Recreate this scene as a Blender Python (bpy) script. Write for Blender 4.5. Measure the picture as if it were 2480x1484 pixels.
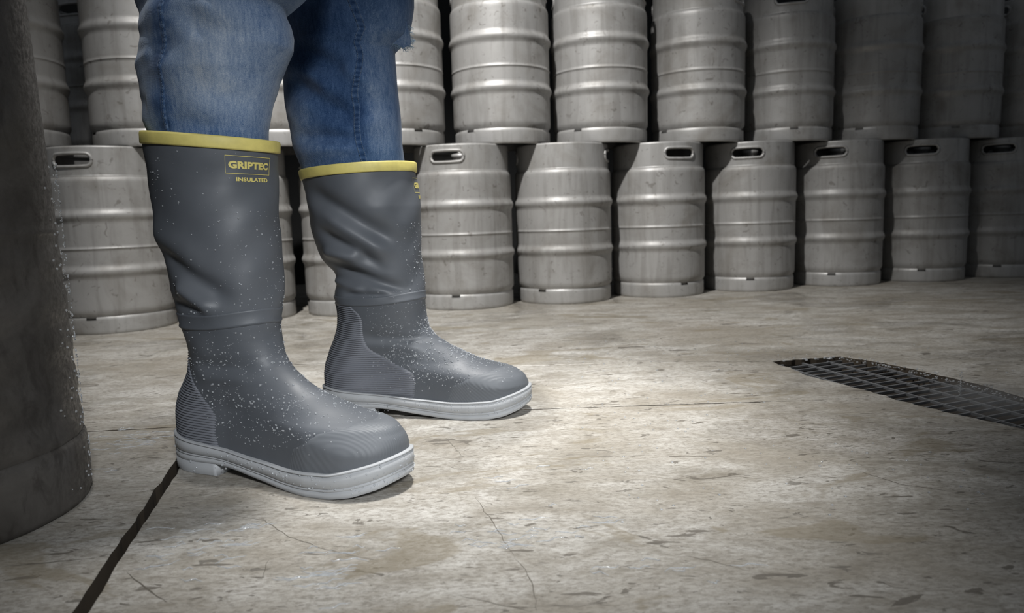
import bpy, bmesh, math, random
import numpy as np
from math import sin, cos, pi, radians
from mathutils import Vector, Matrix
from mathutils.geometry import tessellate_polygon

for o in list(bpy.data.objects):
    bpy.data.objects.remove(o)
SC = bpy.context.scene
COL = SC.collection
random.seed(7)
RNG = np.random.default_rng(11)

# ---------------------------------------------------------------- camera, world, lights, exposure
PITCH, ROLL, HCAM = radians(7.3), radians(1.83), .3408
cam = bpy.data.cameras.new('camera')
cam.sensor_width = 36.0
cam.lens = 1758.3/2480*36.0
cam.clip_start = .02
cam.dof.use_dof = True
cam.dof.focus_distance = 1.05
cam.dof.aperture_fstop = 6.5
camo = bpy.data.objects.new('camera', cam)
COL.objects.link(camo)
camo.matrix_world = Matrix.Translation((0, 0, HCAM)) @ Matrix.Rotation(pi/2-PITCH, 4, 'X') @ Matrix.Rotation(-ROLL, 4, 'Z')
SC.camera = camo

world = bpy.data.worlds.new('world')
SC.world = world
world.use_nodes = True
bg = world.node_tree.nodes['Background']
bg.inputs[0].default_value = (.82, .90, 1.0, 1)
bg.inputs[1].default_value = .085

def spot(name, loc, target, power, size, blend, radius, color):
    l = bpy.data.lights.new(name, 'SPOT')
    l.energy = power; l.spot_size = radians(size); l.spot_blend = blend
    l.shadow_soft_size = radius; l.color = color
    o = bpy.data.objects.new(name, l); COL.objects.link(o)
    o.location = loc
    o.rotation_euler = (Vector(target)-Vector(loc)).to_track_quat('-Z', 'Y').to_euler()
    return o
spot('ceiling_spot', (.14, 1.30, 2.7), (-.06, 1.13, 0), 500, 29.5, 1.0, .14, (1.0, .985, .955))
spot('row_spot', (-.50, .95, 2.90), (-.07, 2.46, .0), 550, 66, 1.0, .04, (1.0, .99, .97))
spot('front_fill', (.85, -1.45, 1.50), (-.17, 1.2, .02), 350, 26, 1.0, .18, (.94, .97, 1.0))  # added fill from the camera side, brightens boots and jeans

SC.view_settings.view_transform = 'Standard'
SC.view_settings.look = 'None'
SC.view_settings.exposure = 0.0
SC.view_settings.gamma = 1.0
SC.view_settings.use_curve_mapping = False

# ---------------------------------------------------------------- helpers
def link(me, name, parent=None, mat=None, smooth=True):
    o = bpy.data.objects.new(name, me)
    COL.objects.link(o)
    if parent is not None: o.parent = parent
    if mat is not None and not me.materials: me.materials.append(mat)
    if smooth and len(me.polygons):
        me.polygons.foreach_set('use_smooth', [True]*len(me.polygons))
    return o
def mesh(name, v, f):
    me = bpy.data.meshes.new(name)
    me.from_pydata([tuple(map(float, p)) for p in v], [], [tuple(map(int, q)) for q in f])
    me.update()
    return me
def tag(o, label=None, cat=None, group=None, kind=None):
    if label: o['label'] = label
    if cat: o['category'] = cat
    if group: o['group'] = group
    if kind: o['kind'] = kind
    return o
def empty(name, loc, rz=0):
    o = bpy.data.objects.new(name, None); COL.objects.link(o)
    o.empty_display_size = .05
    o.location = loc; o.rotation_euler = (0, 0, rz)
    return o
def grid_faces(nr, nc, wrap=False, base=0, flip=False):
    F = []
    for i in range(nr-1):
        for j in range(nc if wrap else nc-1):
            a = base+i*nc+j; b = base+i*nc+(j+1) % nc; c = b+nc; d = a+nc
            F.append((a, d, c, b) if flip else (a, b, c, d))
    return F
class MB:
    def __init__(s): s.v = []; s.f = []
    def add(s, v, f):
        b = len(s.v); s.v += [tuple(p) for p in v]; s.f += [tuple(i+b for i in q) for q in f]
    def tube(s, pts, r, n=8, caps=True, closed=False):
        pts = [Vector(p) for p in pts]; N = len(pts); V = []; F = []
        up = Vector((0, 0, 1))
        for i, p in enumerate(pts):
            if closed: t = pts[(i+1) % N]-pts[i-1]
            else: t = pts[min(i+1, N-1)]-pts[max(i-1, 0)]
            t.normalize()
            a = t.cross(up)
            if a.length < .05: a = t.cross(Vector((0, 1, 0)))
            a.normalize(); b = a.cross(t)
            rr = r[i] if hasattr(r, '__len__') else r
            for k in range(n):
                q = 2*pi*k/n; V.append(p+a*cos(q)*rr+b*sin(q)*rr)
        for i in range(N if closed else N-1):
            for k in range(n):
                j = (i+1) % N
                F.append((i*n+k, j*n+k, j*n+(k+1) % n, i*n+(k+1) % n))
        if caps and not closed:
            F.append(tuple(range(n))); F.append(tuple((N-1)*n+k for k in range(n-1, -1, -1)))
        s.add(V, F)
    def lathe(s, prof, n=96):
        V = [(r*cos(2*pi*k/n), r*sin(2*pi*k/n), z) for r, z in prof for k in range(n)]
        s.add(V, grid_faces(len(prof), n, True))
    def box(s, c, d, rz=0):
        V = []
        for x in (-1, 1):
            for y in (-1, 1):
                for z in (-1, 1):
                    px, py = x*d[0]/2, y*d[1]/2
                    V.append((c[0]+px*cos(rz)-py*sin(rz), c[1]+px*sin(rz)+py*cos(rz), c[2]+z*d[2]/2))
        s.add(V, [(0, 1, 3, 2), (4, 6, 7, 5), (0, 4, 5, 1), (2, 3, 7, 6), (0, 2, 6, 4), (1, 5, 7, 3)])
    def mesh(s, name): return mesh(name, s.v, s.f)
    def build(s, name, mat, parent=None, smooth=True): return link(s.mesh(name), name, parent, mat, smooth)

class NT:
    """small material builder"""
    def __init__(s, name):
        s.m = bpy.data.materials.new(name); s.m.use_nodes = True
        s.t = s.m.node_tree; s.b = s.t.nodes['Principled BSDF']
    def n(s, typ, **k):
        q = s.t.nodes.new(typ)
        for a, v in k.items(): setattr(q, a, v)
        return q
    def l(s, a, b): s.t.links.new(a, b)
    def val(s, **k):
        for a, v in k.items(): s.b.inputs[a.replace('_', ' ')].default_value = v
        return s
    def coord(s, scale=(1, 1, 1), out='Object', rot=(0, 0, 0)):
        c = s.n('ShaderNodeTexCoord'); m = s.n('ShaderNodeMapping')
        m.inputs['Scale'].default_value = scale; m.inputs['Rotation'].default_value = rot
        s.l(c.outputs[out], m.inputs[0]); return m.outputs[0]
    def noise(s, vec, scale, detail=4, rough=.55, dist=0):
        q = s.n('ShaderNodeTexNoise'); q.inputs['Scale'].default_value = scale
        q.inputs['Detail'].default_value = detail; q.inputs['Roughness'].default_value = rough
        q.inputs['Distortion'].default_value = dist
        s.l(vec, q.inputs['Vector']); return q.outputs['Fac']
    def ramp(s, fac, stops, interp='LINEAR'):
        q = s.n('ShaderNodeValToRGB'); q.color_ramp.interpolation = interp
        e = q.color_ramp.elements
        while len(e) < len(stops): e.new(.5)
        for i, (p, c) in enumerate(stops):
            e[i].position = p; e[i].color = (tuple(c)+(1,))[:4] if hasattr(c, '__len__') else (c, c, c, 1)
        s.l(fac, q.inputs[0]); return q.outputs[0]
    def mix(s, fac, a, b, mode='MIX'):
        if isinstance(b, (int, float)): b = (b, b, b)
        if isinstance(a, (int, float)): a = (a, a, a)
        q = s.n('ShaderNodeMix', data_type='RGBA', blend_type=mode)
        for sock, v in ((q.inputs[0], fac), (q.inputs[6], a), (q.inputs[7], b)):
            if isinstance(v, bpy.types.NodeSocket): s.l(v, sock)
            elif hasattr(v, '__len__'): sock.default_value = tuple(v)+(1,)*(4-len(v))
            else: sock.default_value = v
        return q.outputs[2]
    def math(s, op, a, b=0.0, c=0.0):
        q = s.n('ShaderNodeMath', operation=op)
        for i, v in enumerate((a, b, c)):
            if isinstance(v, bpy.types.NodeSocket): s.l(v, q.inputs[i])
            else: q.inputs[i].default_value = v
        return q.outputs[0]
    def bump(s, h, strength=.3, dist=.001, prev=None):
        q = s.n('ShaderNodeBump'); q.inputs['Strength'].default_value = strength
        q.inputs['Distance'].default_value = dist
        s.l(h, q.inputs['Height'])
        if prev is not None: s.l(prev, q.inputs['Normal'])
        return q.outputs[0]

# ---------------------------------------------------------------- materials
def mat_steel(name, base, dirt=.5, rough=.38):
    M = NT(name); info = M.n('ShaderNodeObjectInfo')
    c = M.coord(); add = M.n('ShaderNodeVectorMath', operation='ADD')
    sc = M.n('ShaderNodeVectorMath', operation='SCALE'); sc.inputs[3].default_value = 13.0
    comb = M.n('ShaderNodeCombineXYZ'); M.l(info.outputs['Random'], comb.inputs[0]); M.l(info.outputs['Random'], comb.inputs[1])
    M.l(comb.outputs[0], sc.inputs[0]); M.l(c, add.inputs[0]); M.l(sc.outputs[0], add.inputs[1]); v = add.outputs[0]
    big = M.noise(v, 7, 5, .6, .6)
    mp = M.n('ShaderNodeMapping'); mp.inputs['Scale'].default_value = (30, 30, 3.2); M.l(v, mp.inputs[0])
    streak = M.noise(mp.outputs[0], 1.0, 5, .6, .4)
    fine = M.noise(v, 120, 3, .6)
    spots = M.noise(v, 38, 3, .5, 1.5)
    b = base
    col = M.ramp(big, [(.3, (b[0]*.74, b[1]*.72, b[2]*.69)), (.5, b), (.72, (b[0]*1.12, b[1]*1.12, b[2]*1.13))])
    col = M.mix(M.ramp(streak, [(.36, .34*dirt), (.52, 0.0)]), col, (b[0]*.45, b[1]*.43, b[2]*.40))
    col = M.mix(M.ramp(spots, [(.635, 0.0), (.70, .50*dirt)]), col, (b[0]*.32, b[1]*.29, b[2]*.25))
    M.l(col, M.b.inputs['Base Color'])
    r = M.ramp(big, [(.3, rough+.13), (.7, rough-.05)])
    M.l(r, M.b.inputs['Roughness'])
    M.val(Metallic=.32, Specular_IOR_Level=.45)
    mb = M.n('ShaderNodeMapping'); mb.inputs['Scale'].default_value = (6, 6, 420); M.l(v, mb.inputs[0])
    br = M.noise(mb.outputs[0], 1.0, 2, .5)
    nrm = M.bump(br, .06, .001); nrm = M.bump(M.noise(v, 11, 3), .25, .004, nrm); nrm = M.bump(fine, .08, .0006, nrm)
    M.l(nrm, M.b.inputs['Normal'])
    return M.m
STEEL = mat_steel('brushed_keg_steel', (.385, .376, .364), 1.0, .50)
STEEL_RIM = mat_steel('chime_steel', (.42, .412, .40), .8, .46)
STEEL_SHADE = mat_steel('shaded_inner_steel', (.09, .085, .08), .8, .5)  # steel darkened in its colour to stand for shade behind the hand holes
def mat_nearkeg():
    M = NT('wet_grimy_steel'); c = M.coord()
    a = M.noise(c, 9, 6, .65, .8); mp = M.coord((30, 30, 14)); s = M.noise(mp, 1, 6, .7, .6); g = M.noise(c, 170, 4, .7)
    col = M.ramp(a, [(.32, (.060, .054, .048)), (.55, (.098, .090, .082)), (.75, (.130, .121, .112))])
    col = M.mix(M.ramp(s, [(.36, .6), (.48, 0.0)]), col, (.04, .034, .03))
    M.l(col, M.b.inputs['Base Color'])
    M.l(M.ramp(g, [(.35, .30), (.65, .6)]), M.b.inputs['Roughness']); M.val(Metallic=.25)
    n = M.bump(s, .2, .001); n = M.bump(g, .35, .0008, n); M.l(n, M.b.inputs['Normal'])
    return M.m
NEARKEG = mat_nearkeg()
def plain(name, col, rough=.5, metal=0.0, bump=None):
    M = NT(name); c = M.coord(); n = M.noise(c, 60, 4)
    M.l(M.mix(M.ramp(n, [(.3, 0.0), (.7, 1.0)]), tuple(x*.88 for x in col), tuple(min(1, x*1.08) for x in col)), M.b.inputs['Base Color'])
    M.val(Roughness=rough, Metallic=metal)
    M.l(M.bump(M.noise(c, bump or 400, 3), .12, .0005), M.b.inputs['Normal'])
    return M.m
def mat_concrete():
    M = NT('wet_worn_concrete'); c = M.coord(out='Object')
    cs = M.coord((1.0, 1.9, 1.0), rot=(0, 0, radians(-3)))
    big = M.noise(cs, 2.1, 6, .62, .5); mid = M.noise(cs, 8, 10, .74, .6); fine = M.noise(cs, 95, 8, .80, .4); grit = M.noise(c, 480, 3, .6)
    col = M.ramp(mid, [(.30, (.190, .168, .138)), (.44, (.315, .295, .260)), (.55, (.43, .412, .380)), (.72, (.56, .545, .515))])
    col = M.mix(M.ramp(big, [(.36, .62), (.56, 0.0)]), col, (.225, .195, .150))
    col = M.mix(M.ramp(fine, [(.38, .85), (.55, 0.0)]), col, (.17, .152, .125))
    # elongated dark flecks where the surface has spalled
    cf = M.coord((13, 38, 1), rot=(0, 0, radians(5))); fl = M.noise(cf, 1.15, 4, .5, 1.3)
    flm = M.ramp(fl, [(.650, 0.0), (.665, .85)])
    col = M.mix(flm, col, (.105, .092, .075))
    cf2 = M.coord((42, 110, 1), rot=(0, 0, radians(-8))); fl2 = M.noise(cf2, 1.0, 3, .5, 1.0)
    flm2 = M.ramp(fl2, [(.665, 0.0), (.68, .75)])
    col = M.mix(flm2, col, (.10, .09, .075))
    # olive brown damp stains
    st = M.noise(M.coord((1.4, 3.0, 1), rot=(0, 0, radians(8))), 1.9, 5, .6, 1.2)
    col = M.mix(M.ramp(st, [(.59, 0.0), (.62, .55)]), col, (.185, .155, .105))
    pits = M.noise(c, 900, 2, .6)
    col = M.mix(M.ramp(pits, [(.3, .45), (.45, 0.0)]), col, (.16, .145, .12))
    M.l(col, M.b.inputs['Base Color'])
    wet = M.noise(c, 3.0, 4, .6, .9)
    wm = M.ramp(wet, [(.50, 0.0), (.60, 1.0)])
    r = M.mix(wm, M.ramp(fine, [(.3, .72), (.7, .5)]), .20)
    M.l(r, M.b.inputs['Roughness'])
    n = M.bump(fine, .28, .0012); n = M.bump(grit, .22, .0006, n)
    n = M.bump(M.noise(M.coord((1, 2.2, 1)), 22, 3, .5, 2.0), .30, .003, n)
    hm = M.n('ShaderNodeMath', operation='SUBTRACT'); hm.inputs[0].default_value = 1; M.l(flm, hm.inputs[1])
    n = M.bump(hm.outputs[0], .35, .001, n)
    M.l(n, M.b.inputs['Normal']); M.val(Specular_IOR_Level=.5)
    return M.m
CONC = mat_concrete()
DIRT = plain('joint_dirt', (.022, .017, .012), .9, bump=120)
JDIRT = plain('grimy_slab_edge', (.06, .045, .03), .8, bump=120)
def mat_rubber(name, c1, c2, rough=.42, stripes=False):
    M = NT(name); c = M.coord()
    a = M.noise(c, 14, 3, .5)
    M.l(M.mix(M.ramp(a, [(.35, 0.0), (.65, 1.0)]), c1, c2), M.b.inputs['Base Color'])
    M.l(M.ramp(M.noise(c, 26, 4), [(.3, rough-.05), (.7, rough+.08)]), M.b.inputs['Roughness'])
    n = M.bump(M.noise(c, 900, 2), .06, .0004)
    if stripes:
        w = M.n('ShaderNodeTexWave', wave_type='RINGS', rings_direction='SPHERICAL')
        w.inputs['Scale'].default_value = 150; w.inputs['Distortion'].default_value = .3; w.inputs['Detail'].default_value = 0
        mp = M.coord(); sub = M.n('ShaderNodeVectorMath', operation='SUBTRACT'); sub.inputs[1].default_value = (.20, .30, -.05)
        M.l(mp, sub.inputs[0]); M.l(sub.outputs[0], w.inputs['Vector'])
        n = M.bump(w.outputs['Fac'], .32, .0005, n)
    M.l(n, M.b.inputs['Normal'])
    M.val(Specular_IOR_Level=.45)
    return M.m
RUB = mat_rubber('grey_rubber', (.080, .088, .100), (.096, .104, .117), .50)
RUBCAP = mat_rubber('grey_rubber_toe', (.100, .109, .121), (.114, .123, .136), .56, True)
RUBHEEL = mat_rubber('grey_rubber_heel', (.140, .148, .168), (.160, .168, .190), .55)
SOLE = mat_rubber('light_grey_sole', (.33, .34, .352), (.37, .38, .392), .6)
LINER = plain('dark_liner', (.02, .02, .022), .9)
YEL = plain('yellow_rubber', (.64, .55, .17), .55)
def mat_water():
    M = NT('water'); M.val(Base_Color=(.9, .93, .96, 1), Roughness=.04, IOR=1.33, Transmission_Weight=.76)
    return M.m
WATER = mat_water()
def mat_denim():
    M = NT('faded_denim'); c = M.coord()
    at = M.n('ShaderNodeAttribute', attribute_name='fade_shade')  # dye wear together with shade painted into the denim colour
    f = at.outputs['Fac']
    f2 = M.math('ADD', f, M.math('MULTIPLY', M.math('SUBTRACT', M.noise(M.coord((1, 1, .35)), 60, 5, .7), .5), .42))
    f2 = M.math('ADD', f2, M.math('MULTIPLY', M.math('SUBTRACT', M.noise(M.coord((1, 1, .12)), 340, 3, .7), .5), .40))
    f2 = M.math('ADD', f2, M.math('MULTIPLY', M.math('SUBTRACT', M.noise(c, 950, 2, .6), .5), .55))
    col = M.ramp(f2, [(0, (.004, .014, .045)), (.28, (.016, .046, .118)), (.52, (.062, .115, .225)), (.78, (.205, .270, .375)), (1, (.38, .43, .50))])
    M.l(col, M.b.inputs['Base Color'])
    M.val(Roughness=.85, Specular_IOR_Level=.2, Sheen_Weight=.15)
    w = M.n('ShaderNodeTexWave', wave_type='BANDS', bands_direction='DIAGONAL'); w.inputs['Scale'].default_value = 330
    w.inputs['Distortion'].default_value = 1.2; w.inputs['Detail'].default_value = 1
    M.l(c, w.inputs['Vector'])
    n = M.bump(w.outputs['Fac'], .22, .0004); n = M.bump(M.noise(c, 700, 2), .3, .0005, n)
    n = M.bump(M.noise(c, 35, 4, .6), .35, .003, n)
    M.l(n, M.b.inputs['Normal'])
    return M.m
DENIM = mat_denim()
THREAD = plain('pale_thread', (.15, .21, .30), .9)
FRAY = plain('frayed_thread', (.22, .32, .42), .9)
GRATE = plain('galvanised_grate', (.27, .275, .285), .45, .5)
WALLM = plain('shade_black_wall', (.02, .02, .02), .8, bump=60)  # near-black colour stands for the shade in the gaps between kegs

# ---------------------------------------------------------------- setting: floor slabs, joints, drain channel, wall
def jagged(a, b, step=.012, amp=.0022, seed=0):
    rg = np.random.default_rng(seed); a = np.array(a, float); b = np.array(b, float)
    n = max(2, int(np.linalg.norm(b-a)/step)); t = (b-a)/np.linalg.norm(b-a); nn = np.array([-t[1], t[0]])
    k = rg.normal(0, 1, n+1); k = np.convolve(k, [.2, .6, .2], 'same'); k[0] = k[-1] = 0
    return [tuple(a+(b-a)*i/n+nn*k[i]*amp) for i in range(n)]
floor = link(mesh('floor', [(-6, -2, -.035), (6, -2, -.035), (6, 9, -.035), (-6, 9, -.035)], [(0, 1, 2, 3)]), 'floor', None, DIRT, False)
tag(floor, kind='structure')
def slab(pts, depth=.034, bev=.0009):
    bm = bmesh.new()
    vs = [bm.verts.new((x, y, 0)) for x, y in pts]
    tris = tessellate_polygon([[Vector((x, y, 0)) for x, y in pts]])
    fs = [bm.faces.new([vs[i] for i in t]) for t in tris if len(set(t)) == 3]
    bmesh.ops.recalc_face_normals(bm, faces=fs)
    if fs[0].normal.z < 0: bmesh.ops.reverse_faces(bm, faces=fs)
    # bevelled rim then a side wall
    n = len(pts); P = np.array(pts); area = 0.5*np.sum(P[:, 0]*np.roll(P[:, 1], -1)-np.roll(P[:, 0], -1)*P[:, 1])
    sg = 1 if area > 0 else -1
    t = np.roll(P, -1, 0)-np.roll(P, 1, 0); t /= np.linalg.norm(t, axis=1)[:, None]; nn = np.stack([t[:, 1], -t[:, 0]], 1)*sg
    v2 = [bm.verts.new((P[i, 0]+nn[i, 0]*bev, P[i, 1]+nn[i, 1]*bev, -bev)) for i in range(n)]
    v3 = [bm.verts.new((P[i, 0]+nn[i, 0]*bev, P[i, 1]+nn[i, 1]*bev, -depth)) for i in range(n)]
    for A_, B_ in ((vs, v2), (v2, v3)):
        for i in range(n):
            j = (i+1) % n
            q = [A_[i], A_[j], B_[j], B_[i]]
            try: bm.faces.new(q if sg < 0 else q[::-1])
            except ValueError: pass
    for f_ in bm.faces:
        f_.material_index = 0 if f_.normal.z > .2 or f_.calc_center_median().z > -bev*.8 else 1
    me = bpy.data.meshes.new('concrete_slab'); bm.to_mesh(me); bm.free()
    me.materials.append(CONC); me.materials.append(JDIRT)
    return link(me, 'concrete_slab', floor, None, False)
J = (-.531, 1.2015)                                     # where the two joints meet
def j1(y): return -.487+(1.0202-y)*(.092/.4113)
TRL = [(.568, 1.566), (.590, 1.413), (.650, 1.262), (.699, 1.1345), (.754, 1.043), (.93, .70), (1.12, .30), (1.35, -.2)]   # left edge of the drain
TRR = [(.735, 1.600), (.805, 1.486), (.852, 1.347), (.880, 1.205), (.93, 1.05), (1.10, .72), (1.29, .32), (1.52, -.2)]
def path(pts, seed, amp=.0022):
    out = []
    for i in range(len(pts)-1): out += jagged(pts[i], pts[i+1], amp=amp, seed=seed+i)
    return out+[pts[-1]]
g = .0078
jl = lambda x: 1.2015+(x+.531)*.069 if x < .03 else 1.2402
# slab left of the wide joint
slab(path([(-4, jl(-2.2)-.10), (-1.2, jl(-1.2)-.0055), (J[0]-g, J[1]-.0050)], 20, .0014)+path([(J[0]-g, J[1]-.0050), (j1(.6)-g, .6), (j1(-1.2)-g, -1.2)], 1, .0011)[1:]+[(-4, -1.2)])
# slab in front, right of the wide joint, up to the drain
hit = (.657, 1.2365)
slab(path([(J[0]+g, J[1]-.0035), (.03, 1.2345), (.30, 1.2355), hit], 30, .0014)+path([hit, TRL[3], TRL[4], TRL[5], TRL[6], TRL[7]], 40, .004)[1:]+path([(1.35, -.2), (1.40, -1.2), (j1(-1.2)+g, -1.2)], 60, .001)[1:]+path([(j1(-1.2)+g, -1.2), (j1(.6)+g, .6), (J[0]+g, J[1]-.0035)], 7, .0011)[1:-1])
# slabs behind, split by the far joint that runs into the drain
far_l = path([(-4, 1.66), (0.2, 1.60), (.40, 1.585), TRL[0]], 70, .0015)
slab(far_l+path([TRL[0], TRL[1], TRL[2], (hit[0]-.001, hit[1]+.004)], 80, .004)[1:]+path([(hit[0]-.001, hit[1]+.004), (.30, 1.2435), (.03, 1.2420), (J[0], J[1]+.0040), (-1.2, jl(-1.2)+.0055), (-4, jl(-2.2)-.09)], 90, .0014)[1:])
slab([(x, y+.004) for x, y in far_l[:-1]]+[(TRL[0][0], TRL[0][1]+.004)]+path([(TRL[0][0]+.01, TRL[0][1]+.006)]+TRR, 120, .005)+[(1.57, -1.2), (5.5, -1.2), (5.5, 8.5), (-4, 8.5)])
# drain channel walls and bed
mb = MB()
cl = [((a[0]-.01), a[1]) for a in TRL]; cr = [((a[0]+.01), a[1]) for a in TRR]
loop = cl+cr[::-1]
n = len(loop)
mb.add([(x, y, -.012) for x, y in loop]+[(x, y, -.0345) for x, y in loop], [(i, (i+1) % n, n+(i+1) % n, n+i) for i in range(n)]+[tuple(range(n, 2*n))])
ch = mb.build('drain_channel', DIRT, floor, False)

wall = MB()
wall.box((0, 0, 1.6), (16, .1, 3.2)); w = wall.build('wall_back', WALLM, None, False)
w.location = (.3, 4.25, 0); w.rotation_euler = (0, 0, radians(13)); tag(w, kind='structure')

# ---------------------------------------------------------------- drain grate
grate = empty('drain_grate', (.80, 1.2, -.01))
tag(grate, 'dark steel drain grate of crossed bars sunk in the concrete floor at right', 'drain grate')
poly = [np.array(p) for p in (TRL[:-1]+TRR[:-1][::-1])]
def clip_line(p0, d):
    ts = []
    for i in range(len(poly)):
        a, b = poly[i], poly[(i+1) % len(poly)]; e = b-a
        den = d[0]*e[1]-d[1]*e[0]
        if abs(den) < 1e-9: continue
        q = a-p0; t = (q[0]*e[1]-q[1]*e[0])/den; u = (q[0]*d[1]-q[1]*d[0])/den
        if 0 <= u < 1: ts.append(t)
    ts.sort()
    return [(ts[i], ts[i+1]) for i in range(0, len(ts)-1, 2)]
cube = MB(); cube.box((0, 0, 0), (1, 1, 1)); cube_me = cube.mesh('bar'); cube_me.materials.append(GRATE)
nbar = 0
for ang, zz, sp, wd in ((radians(-75), -.0105, .0597, .0044), (radians(21), -.0112, .0272, .0036)):
    d = np.array([cos(ang), sin(ang)]); nrm = np.array([-d[1], d[0]])
    for k in range(-60, 61):
        p0 = np.array([.738, 1.4516])+nrm*k*sp
        for t0, t1 in clip_line(p0, d):
            L = t1-t0
            if L < .01: continue
            c = p0+d*(t0+t1)/2
            if c[1] < .35: continue
            o = bpy.data.objects.new('bar', cube_me); COL.objects.link(o); o.parent = grate
            o.location = (c[0]-.80, c[1]-1.2, zz+.01); o.rotation_euler = (0, 0, ang); o.scale = (L, wd, .0045); nbar += 1
# foam and splashes along the far edge of the drain
def dome(mb, p, nrm, r, seg=6):
    nrm = Vector(nrm).normalized(); a = nrm.orthogonal().normalized(); b = nrm.cross(a); p = Vector(p)
    V = []
    for h, q in ((-.25, .95), (.25, .97), (.62, .72)):
        for k in range(seg):
            V.append(p+a*cos(2*pi*k/seg)*r*q+b*sin(2*pi*k/seg)*r*q+nrm*h*r)
    V.append(p+nrm*.9*r)
    F = grid_faces(3, seg, True)+[(2*seg+k, 2*seg+(k+1) % seg, 3*seg) for k in range(seg)]
    mb.add(V, F)
mb = MB()
for i in range(330):
    t = RNG.random()**.8*4.2; k = min(int(t), 5); u = t-k
    x = TRR[k][0]*(1-u)+TRR[k+1][0]*u; y = TRR[k][1]*(1-u)+TRR[k+1][1]*u
    off = RNG.normal(0, .010)
    dome(mb, (x-.004+off, y+RNG.normal(0, .008), (0.0 if off > .004 else -.004)), (0, 0, 1), RNG.uniform(.0008, .0024))
for i in range(24):
    dome(mb, (RNG.uniform(.57, .74), RNG.normal(1.585, .008), -.001), (0, 0, 1), RNG.uniform(.0015, .0034))
for i in range(60):
    dome(mb, (.7748+RNG.normal(0, .0012), 1.2311+RNG.normal(0, .0012), RNG.uniform(.0, .045)), (0, 0, 1), RNG.uniform(.0005, .0013))
fo = mb.build('water_foam', WATER); FOAM = fo
tag(fo, 'clear bubbles and splashed water along the far edge of the drain', 'water', kind='stuff')
hz = MB(); V = []; nu, nv = 24, 12
for i in range(nv+1):
    for k in range(nu):
        t, q = pi*i/nv, 2*pi*k/nu
        V.append((.115*sin(t)*cos(q), .085*sin(t)*sin(q), .030*cos(t)))
hz.add(V, grid_faces(nv+1, nu, True, flip=True))
HM = bpy.data.materials.new('fine_spray'); HM.use_nodes = True; ht = HM.node_tree; ht.nodes.clear()
ho = ht.nodes.new('ShaderNodeOutputMaterial'); hv = ht.nodes.new('ShaderNodeVolumeScatter'); hc = ht.nodes.new('ShaderNodeTexCoord')
hm = ht.nodes.new('ShaderNodeMapping'); hm.inputs['Scale'].default_value = (8.7, 11.8, 33); hl = ht.nodes.new('ShaderNodeVectorMath'); hl.operation = 'LENGTH'
hr = ht.nodes.new('ShaderNodeMapRange'); hr.inputs[1].default_value = 1.0; hr.inputs[2].default_value = .2; hr.inputs[3].default_value = 0; hr.inputs[4].default_value = 16
hn = ht.nodes.new('ShaderNodeTexNoise'); hn.inputs['Scale'].default_value = 45; hmm = ht.nodes.new('ShaderNodeMath'); hmm.operation = 'MULTIPLY'
for a_, b_ in ((hc.outputs['Object'], hm.inputs[0]), (hm.outputs[0], hl.inputs[0]), (hl.outputs['Value'], hr.inputs[0]), (hc.outputs['Object'], hn.inputs['Vector']), (hr.outputs[0], hmm.inputs[0]), (hn.outputs['Fac'], hmm.inputs[1]), (hmm.outputs[0], hv.inputs['Density']), (hv.outputs[0], ho.inputs['Volume'])): ht.links.new(a_, b_)
hz = hz.build('water_spray', HM); hz.location = (.745, 1.105, .030); hz.rotation_euler = (0, 0, radians(-55))
hz.parent = FOAM; tag(hz, kind='stuff')

# wet drops splashed over the open floor
mb = MB()
for i in range(420):
    x = RNG.uniform(.1, 1.0); y = RNG.uniform(.75, 1.9)
    if .5 < x < .95 and 1.0 < y < 1.62: continue
    dome(mb, (x, y, 0), (0, 0, 1), RNG.uniform(.0008, .0022))
fo = mb.build('water_drop', WATER)
tag(fo, 'scattered clear water drops splashed on the open concrete floor', 'water', kind='stuff')

CRACKS = [([(-0.1086, 1.0885), (-0.0739, 0.9897)], 0.0004), ([(-0.0528, 0.8518), (-0.0259, 0.7612), (-0.0059, 0.6918)], 0.0007), ([(-0.0059, 0.6918), (0.011, 0.6372), (0.013, 0.5876)], 0.0005), ([(-0.346, 0.8193), (-0.2925, 0.7978), (-0.2502, 0.7518), (-0.2016, 0.719), (-0.1425, 0.6897)], 0.0007), ([(-0.5308, 0.7034), (-0.4837, 0.7091), (-0.4393, 0.7169)], 0.001), ([(-0.3916, 0.6831), (-0.354, 0.6487), (-0.3216, 0.6211)], 0.0011), ([(-0.0569, 0.6193), (-0.0229, 0.6018), (0.0094, 0.5865)], 0.0007), ([(0.1636, 0.6803), (0.1915, 0.6638), (0.2104, 0.6478)], 0.0005), ([(-0.2556, 0.6999), (-0.2489, 0.6616)], 0.0005), ([(0.4372, 0.8936), (0.4643, 0.8454), (0.508, 0.818)], 0.001), ([(0.2417, 1.632), (0.3314, 1.6084), (0.4713, 1.5771), (0.5679, 1.5709)], 0.0018)]
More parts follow.
